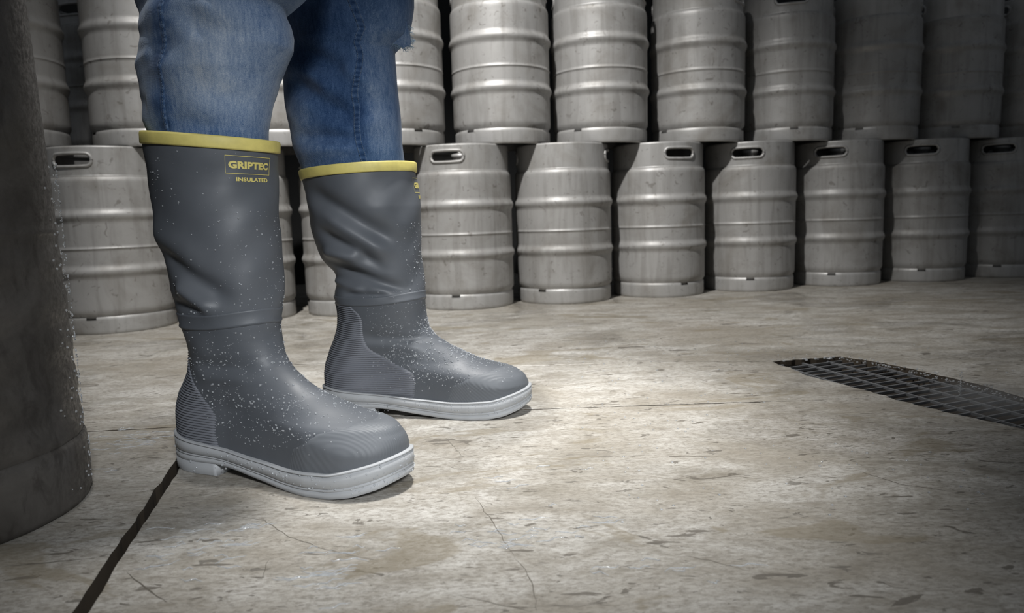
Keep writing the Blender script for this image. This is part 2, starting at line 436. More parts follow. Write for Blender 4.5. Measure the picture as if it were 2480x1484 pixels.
def scratch(pts, w, seed, name='floor_crack'):
    rg = np.random.default_rng(seed); P = []
    for a, b in zip(pts[:-1], pts[1:]):
        a, b = np.array(a), np.array(b); n_ = max(2, int(np.linalg.norm(b-a)/.008))
        P += [a+(b-a)*i/n_+rg.normal(0, .0006, 2) for i in range(n_)]
    P = np.array(P+[np.array(pts[-1])]); t = np.gradient(P, axis=0); t /= np.linalg.norm(t, axis=1)[:, None]; nn = np.stack([-t[:, 1], t[:, 0]], 1)
    ww = w*(.5+.5*rg.random(len(P)))*np.sin(np.linspace(.15, pi-.15, len(P)))
    V = []
    for p, q, r_ in zip(P, nn, ww):
        V += [(p[0]-q[0]*r_, p[1]-q[1]*r_, .00015), (p[0]+q[0]*r_, p[1]+q[1]*r_, .00015)]
    link(mesh(name, V, [(2*i, 2*i+2, 2*i+3, 2*i+1) for i in range(len(P)-1)]), name, floor, SCR, False)
SCR = plain('scratch_grime', (.10, .088, .07), .8, bump=120)
for i, (pts, w_) in enumerate(CRACKS): scratch(pts, w_, 300+i)

mb = MB()  # wavy whitish water tubes stand in for light glinting off the wet floor
for cx, cy, sx, sy, cnt in ((-.335, .735, .035, .030, 34), (-.185, .675, .022, .030, 26), (.0, .745, .05, .03, 26), (-.60, 1.13, .06, .030, 44), (-.52, .955, .045, .035, 34), (-.02, .93, .04, .03, 10), (.16, .66, .06, .02, 8)):
    for i in range(cnt):
        x, y = RNG.normal(cx, sx), RNG.normal(cy, sy); L = RNG.uniform(.010, .038); a = RNG.normal(.12, .22); p = RNG.uniform(0, 6)
        if math.hypot(x+.72, y-.84) < .20 or (-.54 < x < -.05 and .80 < y < 1.12) or (x > -.40 and y > .95) or (x < -.40 and abs(x-j1(y)) < .015): continue
        pts = []
        for k in range(9):
            t = k/8-.5; w_ = .0022*sin(7*t+p)+.0012*sin(15*t+2*p)
            pts.append((x+L*t*cos(a)-w_*sin(a), y+L*t*sin(a)+w_*cos(a), .0001))
        mb.tube(pts, [.0007*sin(pi*(k+.6)/9.2)+.0002 for k in range(9)], 6)
fo = mb.build('water_glint', WATER)
tag(fo, 'thin pale water ridges standing in for light glints on the near wet floor', 'water', kind='stuff')

# ---------------------------------------------------------------- kegs
KH = .591
def keg_meshes():
    b = MB()
    def rib(z0):
        return [(.1765+.0072*cos(pi/2*t)**2, z0+.024*t) for t in (-1, -.8, -.6, -.45, -.3, -.15, 0, .15, .3, .45, .6, .8, 1)]
    prof = [(.02, .030), (.10, .022), (.150, .030), (.1655, .048), (.1690, .056), (.1760, .068), (.1768, .080), (.1765, .088), (.1765, .160), (.1765, .171)]+rib(.198)+[(.1765, .225), (.1765, .235), (.1765, .262), (.1765, .2688), (.1776, .2696), (.1780, .2715), (.1776, .2735), (.1765, .2745), (.1765, .282), (.1765, .34), (.1765, .348)]+rib(.375)+[(.1765, .402), (.1765, .412), (.1765, .470), (.1765, .480), (.1757, .486), (.1730, .4925), (.169, .497), (.160, .500), (.150, .503), (.10, .520), (.05, .530), (.0, .532)]
    P = []
    for i in range(len(prof)-1):
        for t in (0,): P.append((prof[i][0]*(1-t)+prof[i+1][0]*t, prof[i][1]*(1-t)+prof[i+1][1]*t))
    P.append(prof[-1])
    b.lathe(prof, 112)
    body = b.mesh('body'); body.materials.append(STEEL); body.materials.append(STEEL_SHADE)
    for f_ in body.polygons:
        c_ = f_.center
        if (c_.z > .495 and c_.x**2+c_.y**2 < .162**2) or c_.z < .04: f_.material_index = 1
    # bottom rim with drain notches
    N = 144; zs = [.058, .052, .046, .040, .012, .004, .0, .0, .006, .040]
    rs = [.1675, .1722, .1730, .1732, .1730, .1722, .1700, .1665, .1645, .1645]
    V = [(r*cos(2*pi*k/N), r*sin(2*pi*k/N), z) for r, z in zip(rs, zs) for k in range(N)]
    F = [q for q in grid_faces(len(zs), N, True, flip=True) if not (q[0]//N < 2 and (q[0] % N) % 48 in (0, 1, 2, 3))]
    rim = mesh('bottom_rim', V, F); rim.materials.append(STEEL_RIM)
    # top collar with two hand holes
    c = MB(); R = .1690; z0, z1 = .4955, .585; hz0, hz1 = .527, .568; half = .060/R; sideh = .075/R
    def cyl(a, z, r=R): return (r*cos(a), r*sin(a), z)
    def stad(t):        # stadium outline in (angle, z)
        hh = (hz1-hz0)/2; L = half-hh/R; zc = (hz0+hz1)/2; q = 2*pi*t
        x = cos(q); y = sin(q)
        return (L*(1 if x > 0 else -1)*min(1, abs(x)*3.0)+hh/R*x if abs(x) > 1e-6 else 0, zc+hh*y)
    def rect(t):
        q = 2*pi*t; x = cos(q)/sideh; y = sin(q)
        m = max(abs(cos(q)), abs(sin(q))); x = cos(q)/m; y = sin(q)/m
        zc = (hz0+hz1)/2
        return (x*sideh, zc+(y*(z1-zc) if y > 0 else y*(zc-z0)))
    NN = 64
    for a0 in (0, pi):
        V = []
        for k, u in enumerate((0, .12, .5, 1)):
            for i in range(NN):
                s_, r_ = stad(i/NN), rect(i/NN)
                ex = .0006 if k == 0 else 0
                V.append(cyl(a0+s_[0]*(1-u)+r_[0]*u, s_[1]*(1-u)+r_[1]*u, R+ex))
        c.add(V, grid_faces(4, NN, True))
        c.tube([cyl(a0+stad(i/NN)[0], stad(i/NN)[1], R-.0005) for i in range(NN)], .0052, 8, closed=True)
        M_ = 40
        V = [cyl(a0+sideh+(pi-2*sideh)*k/M_, z) for z in (z0, .54, z1) for k in range(M_+1)]
        c.add(V, grid_faces(3, M_+1))
    c.lathe([(.1655, z0-.004), (.1700, z0-.002), (.1700, z0+.003), (R, z0+.005)], 112)
    c.lathe([(R, z1), (.1686, .588), (.1668, .5905), (.1640, .591), (.1615, .589), (.1605, .586), (.1605, .580), (.1625, .578)], 112)
    col = c.mesh('top_collar'); col.materials.append(STEEL_RIM)
    v = MB(); v.lathe([(.030, .525), (.030, .552), (.034, .554), (.034, .566), (.026, .568), (.024, .560), (.0, .560)], 32)
    va = v.mesh('valve'); va.materials.append(STEEL_RIM)
    for m in (body, rim, col, va): m.polygons.foreach_set('use_smooth', [True]*len(m.polygons))
    return body, rim, col, va
KM = keg_meshes()
def keg(x, y, z, rz, label, group):
    r = empty('beer_keg', (x, y, z), rz); r.scale = (1.04, 1.04, 1)
    tag(r, label, 'keg', group)
    for me, nm in zip(KM, ('body', 'bottom_rim', 'top_collar', 'valve')):
        o = bpy.data.objects.new(nm, me); COL.objects.link(o); o.parent = r
    return r
LOW = [(-1.342, 2.462), (-.968, 2.607), (-.578, 2.708), (-.174, 2.775), (.211, 2.853), (.601, 2.957), (1.0, 3.056), (1.403, 3.139), (1.797, 3.201), (2.185, 3.265)]
ROT = [-92.5, -40, -160, -103.5, -7.5, -72.5, -110, -122.5, -119, -126.5]
LL = ['steel keg on the floor at far left, hand hole beside the dark near keg',
      'steel keg on the floor, thin strip showing right of the near boot shaft',
      'steel keg on the floor showing in the gap between the two boots',
      'steel keg on the floor just right of the rear boot, hand hole at top left',
      'steel keg on the floor with its hand hole cut off at its right edge',
      'third steel keg right of the rear boot, on the floor, hole at top right',
      'fourth steel keg right of the rear boot, standing on the floor',
      'fifth steel keg right of the rear boot, on the floor behind the drain',
      'shadowed steel keg on the floor, second from the right edge of the bottom row',
      'darkest steel keg on the floor, cut by the right edge of the picture']
for (x, y), a, l in zip(LOW, ROT, LL): keg(x, y, 0, radians(a), l, 'kegs in the bottom row')
UPP = [(-1.607, 2.389), (-1.211, 2.543), (-.813, 2.677), (-.412, 2.765), (-.015, 2.837), (.370, 2.925), (.780, 3.031), (1.174, 3.122), (1.570, 3.196), (1.954, 3.262), (2.340, 3.325)]
UR = [-98, -20, 10, -60, -15, -10, -35, -105, -15, 0, 5]
UL = ['dim steel keg in the upper row, just right of the dark near keg',
      'pale steel keg in the upper row left of the near jeans leg',
      'upper row steel keg behind the jeans, a sliver showing between the legs',
      'upper row steel keg half covered by the far jeans leg',
      'first fully visible steel keg in the upper row, right of the jeans',
      'second fully visible steel keg in the upper row, right of the jeans',
      'third fully visible steel keg in the upper row, right of the jeans',
      'fourth fully visible steel keg in the upper row, right of the jeans',
      'fifth fully visible steel keg in the upper row, half in shadow',
      'dark steel keg in the upper row, second from the right edge',
      'nearly black steel keg in the upper row cut by the right edge']
for (x, y), a, l in zip(UPP, UR, UL): keg(x, y, KH, radians(a), l, 'kegs in the upper row')
# one stack glimpsed through the gap at the left
keg(-1.56, 2.97, 0, .4, 'steel keg standing behind the rows, glimpsed low in the left gap', 'kegs behind the rows')
keg(-1.56, 2.97, KH, 1.4, 'steel keg stacked behind the rows, glimpsed through the upper left gap', 'kegs behind the rows')

# near keg at the left edge
nk = empty('beer_drum', (-.720, .840, 0))
tag(nk, 'tall dark grimy steel keg close up at the left edge of the picture', 'keg')
def nearprof(prof, N=200, amp=.0005, seed=3):
    rg = np.random.default_rng(seed); V = []
    dz = rg.normal(0, 1, (len(prof), N)); dz = (dz+np.roll(dz, 1, 1)+np.roll(dz, -1, 1))/3
    for i, (r, z) in enumerate(prof):
        for k in range(N):
            q = 2*pi*k/N; rr = r+dz[i, k]*amp-(.022*max(0, z-.08) if r > .1 else 0); V.append((rr*cos(q), rr*sin(q), z))
    return V, grid_faces(len(prof), N, True)
pr = [(.1735, .078)]+[(.1765+.0010*sin(i*.8), .085+i*.0065) for i in range(38)]+[(.1775, .334), (.1782, .337), (.1768, .340)]+[(.1766, .347+i*.008) for i in range(48)]+[(.172, .735), (.160, .745), (.05, .76), (0, .762)]
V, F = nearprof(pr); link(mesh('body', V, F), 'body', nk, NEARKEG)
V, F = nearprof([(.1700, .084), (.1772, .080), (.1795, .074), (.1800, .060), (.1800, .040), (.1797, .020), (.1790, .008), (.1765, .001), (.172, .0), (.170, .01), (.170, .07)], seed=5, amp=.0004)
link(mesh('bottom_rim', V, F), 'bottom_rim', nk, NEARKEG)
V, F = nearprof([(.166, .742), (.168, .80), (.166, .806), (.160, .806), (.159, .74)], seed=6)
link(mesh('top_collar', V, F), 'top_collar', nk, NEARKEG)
mb = MB()
for i in range(260):
    q = RNG.normal(radians(28), .16); z = RNG.uniform(.02, .42)
    r = .1805 if z < .08 else .1772
    dome(mb, (r*cos(q), r*sin(q), z), (cos(q), sin(q), 0), RNG.uniform(.0006, .0019))
o = mb.build('water_drop', WATER, nk); tag(o, kind='stuff')

# ---------------------------------------------------------------- person: jeans and rubber boots
person = empty('person', (-.33, 1.13, 0))
tag(person, 'person in faded ripped blue jeans and grey rubber boots, standing with one foot ahead', 'person')
bpy.context.view_layer.update()
PO = np.array([-.33, 1.13, 0])

def sst(a, b, x):
    t = np.clip((x-a)/(b-a), 0, 1); return t*t*(3-2*t)
BL = .362
_ps = np.array([0, .15, .3, .5, .7, .85, 1.0, 1.2])*BL
_po = np.array([.042, .045, .043, .050, .062, .060, .053, .053])
_pi = np.array([.042, .044, .037, .038, .056, .058, .050, .050])
def outline(z, c, xb, xf, out):
    h = (xf-xb)/2; s = xb+(xf-xb)*(1-np.cos(pi*c))/2
    k = sst(.09, .21, z)
    Wf = np.where(out, np.interp(s, _ps, _po), np.interp(s, _ps, _pi))*(1.0-.22*sst(.05, .15, z))
    Ws = h*(.80+.12*sst(.2, .42, z))
    W = Wf*(1-k)+Ws*k
    lf = (.075+.075*sst(.05, .09, z))*(1-k)+h*k
    lf = np.minimum(lf, 2*h*.7)
    lb = .058*(1-k)+h*k
    uf = np.clip((s-(xf-lf))/lf, 0, 1); ub = np.clip(((xb+lb)-s)/lb, 0, 1)
    return s, W*np.sqrt(np.clip(1-uf**(2.3-.3*k), 0, 1))*np.sqrt(1-ub**2)
BZ = [0.02, 0.05, 0.056, 0.06, 0.064, 0.068, 0.072, 0.076, 0.08, 0.084, 0.088, 0.092, 0.096, 0.1, 0.104, 0.108, 0.112, 0.116, 0.12, 0.124, 0.128, 0.132, 0.136, 0.14, 0.15, 0.1615, 0.173, 0.1845, 0.196, 0.2075, 0.219, 0.2305, 0.242, 0.2535, 0.265, 0.2765, 0.288, 0.2995, 0.311, 0.3225, 0.334, 0.3455, 0.357, 0.3685, 0.38, 0.3915, 0.403, 0.4145, 0.426]
B1 = dict(name='near', o=(-.470, 1.030), a=-24, top=.456, tilt=-.115, z=BZ+[0.4375, 0.449, 0.4605, 0.472, 0.475],
  xb=[-0.0126, -0.0126, -0.013, -0.0131, -0.0131, -0.0132, -0.0133, -0.0132, -0.0128, -0.0123, -0.0114, -0.01, -0.0083, -0.0066, -0.0048, -0.0019, 0.0013, 0.0046, 0.0074, 0.0106, 0.0135, 0.0159, 0.0184, 0.0202, 0.023, 0.0245, 0.0239, 0.0229, 0.0215, 0.0194, 0.0167, 0.0137, 0.0112, 0.0095, 0.0093, 0.0069, 0.0037, 0.0022, 0.0013, 0.0003, -0.0006, -0.0015, -0.0024, -0.0033, -0.0039, -0.0046, -0.0057, -0.0068, -0.0075, -0.0078, -0.0075, -0.0061, -0.0047, -0.0043],
  xf=[0.3589, 0.3589, 0.3586, 0.3582, 0.3572, 0.3557, 0.3525, 0.3504, 0.3461, 0.3342, 0.3145, 0.2983, 0.2847, 0.2722, 0.2596, 0.2477, 0.2366, 0.2286, 0.2206, 0.2133, 0.2073, 0.2015, 0.1958, 0.1902, 0.1797, 0.172, 0.168, 0.1649, 0.1633, 0.1634, 0.1644, 0.1658, 0.1673, 0.1682, 0.1686, 0.1686, 0.1678, 0.1672, 0.1668, 0.1665, 0.1662, 0.1662, 0.1661, 0.1656, 0.165, 0.1645, 0.165, 0.1655, 0.1665, 0.1677, 0.1687, 0.1698, 0.1708, 0.1711],
  folds=[(.040, .305, .140, .240, .015, -.010), (.064, .262, .117, .231, .010, .007), (.02, .335, .11, .300, .020, .004), (.035, .237, .10, .228, .006, -.004), (.06, .41, .12, .33, .03, -.003), (.07, .153, .156, .150, .009, -.003), (.07, .137, .15, .136, .009, .002)],
  seam=(.2225, .205), cp=[(.035, .365), (.067, .352), (.098, .372), (.122, .355), (.137, .30), (.150, .22), (.17, .14), (.196, .09)])
B2 = dict(name='far', o=(-.322, 1.272), a=-6, top=.429, tilt=.05, z=BZ+[0.43],
  xb=[-0.0134, -0.0134, -0.0134, -0.0133, -0.0133, -0.0132, -0.0132, -0.0125, -0.0117, -0.0109, -0.0099, -0.0085, -0.007, -0.0055, -0.0041, -0.0027, -0.001, 0.0009, 0.0029, 0.0049, 0.0068, 0.0087, 0.0102, 0.0116, 0.0151, 0.0172, 0.018, 0.0172, 0.0155, 0.0132, 0.0155, 0.0204, 0.0203, 0.0151, 0.0047, -0.004, -0.0093, -0.0129, -0.0153, -0.0176, -0.0196, -0.021, -0.0225, -0.0237, -0.0248, -0.0258, -0.0271, -0.0288, -0.0306, -0.0313],
  xf=[0.3472, 0.3472, 0.3446, 0.3428, 0.3398, 0.3344, 0.3288, 0.3197, 0.3066, 0.2926, 0.2778, 0.2645, 0.256, 0.2476, 0.2393, 0.2315, 0.224, 0.2164, 0.2092, 0.2032, 0.1975, 0.1917, 0.1869, 0.1838, 0.1771, 0.1748, 0.1732, 0.1722, 0.1719, 0.1717, 0.1714, 0.171, 0.1706, 0.1703, 0.17, 0.1697, 0.1695, 0.1695, 0.1696, 0.1696, 0.1696, 0.1697, 0.1697, 0.1685, 0.1674, 0.1663, 0.1652, 0.1646, 0.1642, 0.1641],
  folds=[(.030, .352, .125, .285, .012, .009), (-.01, .395, .145, .300, .016, -.011), (.015, .322, .115, .262, .010, -.009), (.015, .288, .085, .280, .010, .010), (.035, .262, .146, .222, .009, -.009), (.02, .238, .08, .222, .007, .006), (.05, .216, .12, .213, .004, -.005), (.07, .141, .175, .133, .010, -.0035), (.07, .126, .17, .120, .009, .002)],
  seam=(.2105, .1985), cp=[(.035, .485), (.042, .485), (.069, .492), (.089, .515), (.109, .483), (.126, .425), (.148, .408), (.177, .417), (.190, .400), (.200, .335)])
def frame(B):
    al = radians(B['a']); return np.array([*B['o'], 0.]), np.array([cos(al), sin(al), 0.]), np.array([sin(al), -cos(al), 0.])
def raw(B, th, z):
    """th in (-1,1]: 0 heel line, 1 toe line, positive on the side facing the camera"""
    th = np.where(th > 1, th-2, th)
    c = np.abs(th); out = th >= 0
    xb = np.interp(z, B['z'], B['xb']); xf = np.interp(z, B['z'], B['xf'])
    s, w = outline(z, c, xb, xf, out)
    return s, np.where(out, w, -w)
def surf(B, th, z, off=0.0):
    th = np.asarray(th, float)+0*np.asarray(z, float); z = np.asarray(z, float)+0*th
    def base(t, zz):
        s, w = raw(B, t, zz)
        zt = zz+B['tilt']*(s-.08)*sst(.30, B['top'], zz)
        return np.stack([s, w, zt], -1)
    e = 6e-3; ez = 2e-3
    P = base(th, z)
    du = base(np.where(th+e > 1, th+e-2, th+e), z)-base(th-e, z); dv = base(th, z+ez)-base(th, z-ez)
    N = np.cross(du, dv); N /= np.linalg.norm(N, axis=-1)[..., None]+1e-12
    # outward
    ctr = np.stack([.08+0*z, 0*z, z], -1)
    N *= np.where(np.sum(N*(P-ctr), -1) < 0, -1, 1)[..., None]
    d = np.zeros_like(z)
    s, w = P[..., 0], P[..., 1]
    for s0, z0, s1, z1, wd, am in B['folds']:
        dx, dz = s1-s0, z1-z0; L2 = dx*dx+dz*dz
        t = np.clip(((s-s0)*dx+(z-z0)*dz)/L2, -.5, 1.5)
        dist = np.hypot(s-s0-t*dx, z-z0-t*dz)
        taper = 1-sst(.6, 1.3, np.abs(t-.5)*2)
        d += am*np.exp(-(dist/wd)**2)*taper*np.where(w > 0, sst(0, .03, w), .5*sst(0, .03, -w))
    m = sst(.16, .21, z)*(1-sst(.40, .44, z))
    d += m*.0016*(np.sin(s*60+z*48+w*40)+.7*np.sin(z*90-s*45+w*70+1.3))*.7
    return P+N*(d+off)[..., None], N
def toworld(B, P):
    O, A, Bv = frame(B); W = O+P[..., :1]*A+P[..., 1:2]*Bv; W = W+0; W[..., 2] = P[..., 2]
    return W-PO
def place(B, P, F, name, mat, parent, smooth=True):
    return link(mesh(name, toworld(B, P.reshape(-1, 3)), F), name, parent, mat, smooth)
ZTOP = [0, .08, .15, .22, .29, .34, .362]; ZTV = [.050, .042, .034, .029, .032, .044, .051]
def sole_pts(B, n=88):
    th = np.concatenate([np.linspace(0, 1, n+1), -np.linspace(0, 1, n+1)[1:-1][::-1]])
    s, w = raw(B, th, np.full_like(th, .04))
    P = np.stack([s, w], 1); t = np.roll(P, -1, 0)-np.roll(P, 1, 0); t /= np.linalg.norm(t, axis=1)[:, None]
    N = np.stack([t[:, 1], -t[:, 0]], 1)
    if np.sum(N[n//2]*P[n//2]) < 0: N = -N
    return th, P, N
def make_boot(B, label):
    boot = empty('rubber_boot', (0, 0, 0)); boot.parent = person; boot['label'] = label
    n = 96
    zs = np.concatenate([np.linspace(.02, .05, 3), np.linspace(.053, .10, 40), np.linspace(.102, .15, 22)[1:], np.arange(.153, B['top']-.012, .003), [B['top']-.012]])
    th = np.concatenate([np.linspace(0, 1, n+1), -np.linspace(0, 1, n+1)[1:-1][::-1]]); m = len(th)
    P, N = surf(B, th[None, :], zs[:, None])
    # inside wall of the shaft
    zi = np.concatenate([[B['top']-.012], np.linspace(B['top']-.02, .30, 12)])
    Pi, Ni = surf(B, th[None, :], zi[:, None], -.004)
    A = np.concatenate([P, Pi], 0)
    place(B, A, grid_faces(len(zs)+len(zi), m, True), 'upper', RUB, boot)
    # yellow band round the top, rolled over the edge
    t = B['top']; prof = [(.0002, t-.0165), (.0026, t-.0160), (.0030, t-.014), (.0030, t-.003), (.0022, t-.0008), (.0005, t), (-.003, t), (-.005, t-.002), (-.0055, t-.012), (-.004, t-.02)]
    V = np.stack([surf(B, th, np.full(m, z), o)[0] for o, z in prof])
    place(B, V, grid_faces(len(prof), m, True), 'top_band', YEL, boot)
    # strip vulcanised round the ankle
    za, zb = B['seam']
    prof = [(-.0004, za+.0006), (.0013, za), (.0012, za-.002), (.0008, zb+.003), (.0020, zb+.001), (.0019, zb-.001), (-.0004, zb-.003)]
    zw = lambda z: z+.0015*np.sin(th*9)-.003*np.cos(th*pi)
    V = np.stack([surf(B, th, zw(z), o)[0] for o, z in prof])
    place(B, V, grid_faces(len(prof), m, True), 'ankle_strip', RUB, boot)
    # ribbed heel panel
    pitch = .0036; zs = np.arange(.034, B['cp'][-1][0], pitch/5); nc = 64
    cz = np.interp(zs, [a for a, _ in B['cp']], [b for _, b in B['cp']])
    cz = np.convolve(np.pad(cz, 10, mode='edge'), np.ones(21)/21, 'valid')
    u = np.linspace(-1, 1, nc)[None, :]
    TH = u*cz[:, None]; Z = zs[:, None]+0*TH
    sl = -.016*np.abs(TH)
    zz = Z+sl*sst(.034, .05, Z)
    ph = (Z/pitch) % 1.0
    edge = np.minimum(sst(0, .035, 1-np.abs(u)), 1)
    off = (.0008+.0024*(.5+.5*np.cos(2*pi*ph)))*edge+0*Z-.0006
    V = surf(B, TH, np.maximum(zz, .03), off)[0]
    place(B, V, grid_faces(len(zs), nc), 'heel_panel', RUBHEEL, boot)
    # toe guard
    zt_ = .0875 if B is B1 else .080
    zs = np.linspace(.026, zt_, 34); c0 = np.interp(zs, [.026, .03, .057, .079*zt_/.0875, zt_], [.575, .578, .60, .69, .88]); nc = 80
    u = np.linspace(0, 1, nc)[None, :]
    TH = c0[:, None]+u*(2-2*c0[:, None]); TH = np.where(TH > 1, TH-2, TH)
    edge = np.minimum(sst(0, .03, u), sst(0, .03, 1-u))*(1-sst(zt_-.002, zt_, zs[:, None])*.9)
    V = surf(B, TH, zs[:, None], -.0004+.0015*edge)[0]
    place(B, V, grid_faces(len(zs), nc), 'toe_guard', RUBCAP, boot)
    # sole: sidewall with welt bead and two grooves
    th2, SP, SN = sole_pts(B); k = len(th2); s = SP[:, 0]
    zt = np.interp(s, ZTOP, ZTV); zt = (np.roll(zt, 1)+zt+np.roll(zt, -1))/3
    sb = s/B['xf'][0]*.362
    zb = np.interp(sb, [-.01, .09, .13, .17, .21, .24, .29, .32, .345, .362], [.017, .017, .013, .007, .002, 0, 0, .004, .011, .019])
    prof = [(-.012, 0, 0), (.004, 0, .0), (.0056, .02, 0), (.0057, .24, 0), (.0040, .265, 0), (.0040, .285, 0), (.0056, .31, 0), (.0056, .36, 0), (.0044, .385, 0), (.0044, .405, 0), (.0062, .43, 0), (.0060, .86, 0), (.0044, .885, 0), (.0044, .905, 0), (.0064, .93, 0), (.0064, .975, 0), (.0045, 1.0, 0), (-.004, 1.0, .0)]
    V = np.stack([np.stack([s+SN[:, 0]*o, SP[:, 1]+SN[:, 1]*o, zb+(zt-zb)*fr+ez], 1) for o, fr, ez in prof])
    F = grid_faces(len(prof), k, True)
    h = k//2
    F += [(i, i+1, (k-i-1) % k, (k-i) % k) for i in range(0, h)]
    place(B, V, F, 'sole', SOLE, boot)
    # heel block
    idx = [i for i in range(k) if s[i] < .092]
    i0 = [i for i in idx if th2[i] < 0]; i1 = [i for i in idx if th2[i] >= 0]
    ring = sorted(i0, key=lambda i: th2[i])+sorted(i1, key=lambda i: th2[i])
    pf = [(-.03, .0), (.0046, 0), (.0054, .0010), (.0058, .0172), (-.03, .0172)]
    V = np.stack([np.stack([s[ring]+SN[ring, 0]*o, SP[ring, 1]+SN[ring, 1]*o, np.full(len(ring), z)], 1) for o, z in pf])
    r_ = len(ring); F = grid_faces(len(pf), r_)
    F += [tuple(range(0, r_))[::-1]]
    F += [tuple([j*r_ for j in range(5)]+[j*r_+r_-1 for j in range(4, -1, -1)])]
    place(B, V, F, 'heel_block', SOLE, boot)
    return boot
boot1 = make_boot(B1, 'near right boot with full yellow lettering below its yellow rim')
boot2 = make_boot(B2, 'rear left boot in profile, deeply creased shaft, standing behind the near boot')

def boot_drops(B, boot, specs):
    mb = MB()
    for cnt, (ta, tb), (za, zb), rmin, rmax in specs:
        T_ = RNG.uniform(ta, tb, cnt); Z = RNG.uniform(za, zb, cnt)
        T_ = np.where(T_ > 1, T_-2, T_)
        P, N = surf(B, T_, Z, .0001)
        ok = P[:, 2] > np.interp(P[:, 0], ZTOP, ZTV)
        r = rmin+(rmax-rmin)*RNG.random(cnt)**3
        W = toworld(B, P); O, A, Bv = frame(B)
        NW = N[:, :1]*A+N[:, 1:2]*Bv+N[:, 2:]*np.array([0, 0, 1])
        for p, nn, rr, k in zip(W, NW, r, ok):
            if k: dome(mb, p, nn, rr)
    # drops on the sole wall
    th2, SP, SN = sole_pts(B)
    O, A, Bv = frame(B)
    for i in range(520):
        k = RNG.integers(0, len(th2))
        if th2[k] < 0 and th2[k] > -.8: continue
        if SP[k, 0] < .10 and RNG.random() < .6: continue
        zt = np.interp(SP[k, 0], ZTOP, ZTV); z = RNG.uniform(np.interp(SP[k, 0], [0, .09, .14, .3, .34, .37], [.004, .004, .022, .006, .014, .024]), zt-.003)
        p = np.array([[SP[k, 0]+SN[k, 0]*.006, SP[k, 1]+SN[k, 1]*.006, z]])
        nn = SN[k, 0]*A+SN[k, 1]*Bv
        dome(mb, toworld(B, p)[0], nn, .0005+.0013*RNG.random()**3)
    o = mb.build('water_drop', WATER, boot); tag(o, kind='stuff')
boot_drops(B1, boot1, [(620, (.3, 1.25), (.070, .118), .0004, .0017), (330, (.25, 1.2), (.10, .175), .0004, .0018), (230, (.35, 1.2), (.15, .24), .0004, .0017), (120, (.7, 1.15), (.24, .36), .0004, .0014),
   (90, (.35, .85), (.24, .44), .0004, .0014), (240, (.15, 1.2), (.05, .075), .0004, .0015)])
boot_drops(B2, boot2, [(1000, (.35, 1.2), (.066, .112), .0004, .0018), (650, (.5, 1.2), (.098, .165), .0004, .0018), (240, (.45, 1.2), (.15, .22), .0004, .0015), (150, (.75, 1.15), (.22, .33), .0004, .0013),
   (260, (.2, 1.2), (.045, .072), .0004, .0015), (60, (.1, .5), (.05, .2), .0004, .0014)])

# lettering, printed on the rubber: flat glyphs laid on the surface
def text_mesh(txt, size, fat):
    cu = bpy.data.curves.new('lettering', 'FONT'); cu.body = txt; cu.size = size; cu.offset = fat
    cu.space_character = 1.05; cu.resolution_u = 3
    o = bpy.data.objects.new('tmp', cu); COL.objects.link(o)
    me = bpy.data.meshes.new_from_object(o)
    bpy.data.objects.remove(o)
    V = np.array([v.co[:2] for v in me.vertices]); F = [tuple(p.vertices) for p in me.polygons]
    return V, F
def print_on(B, boot, c_start, zt, width):
    cs = np.linspace(c_start, c_start+.6, 400); cs2 = np.where(cs > 1, cs-2, cs)
    P = surf(B, cs2, np.full(400, zt-.02))[0]; al = np.concatenate([[0], np.cumsum(np.linalg.norm(np.diff(P[:, :2], axis=0), axis=1))])
    VV = []; FF = []
    def put(V, F, flip=False):
        b = sum(len(a) for a in VV); VV.append(V); FF.extend(tuple(i+b for i in q) for q in F)
    def fitted(txt, x0, x1, y0, y1, fat):
        V, F = text_mesh(txt, 1.0, fat)
        lo, hi = V.min(0), V.max(0); V = (V-lo)/(hi-lo)
        V = V*np.array([x1-x0, y1-y0])+np.array([x0, y0]); put(V, F)
    H = .0235; lw = .0007
    fitted('GRIPTEC', .0038, width-.0035, -.0168, -.0068, .055)
    fitted('INSULATED', .012, width-.004, -.0338, -.0282, .035)
    def strip(x0, y0, x1, y1):
        n = 30; V = []
        if abs(x1-x0) > abs(y1-y0):
            V = [(x0+(x1-x0)*i/n, y0+s*lw) for i in range(n+1) for s in (-.5, .5)]
        else: V = [(x0+s*lw, y0+(y1-y0)*i/n) for i in range(n+1) for s in (.5, -.5)]
        put(np.array(V), [(2*i, 2*i+2, 2*i+3, 2*i+1) for i in range(n)])
    strip(0, 0, width, 0); strip(0, -H, width, -H); strip(0, 0, 0, -H); strip(width, 0, width, -H)
    V = np.concatenate(VV)
    T_ = np.interp(V[:, 0], al, cs); T_ = np.where(T_ > 1, T_-2, T_)
    S = surf(B, T_, zt+V[:, 1], .0006)[0]
    o = place(B, S, FF, 'lettering', YEL, boot, False)
    return o
print_on(B1, boot1, .795, .432, .064)
print_on(B2, boot2, .955, .402, .070)

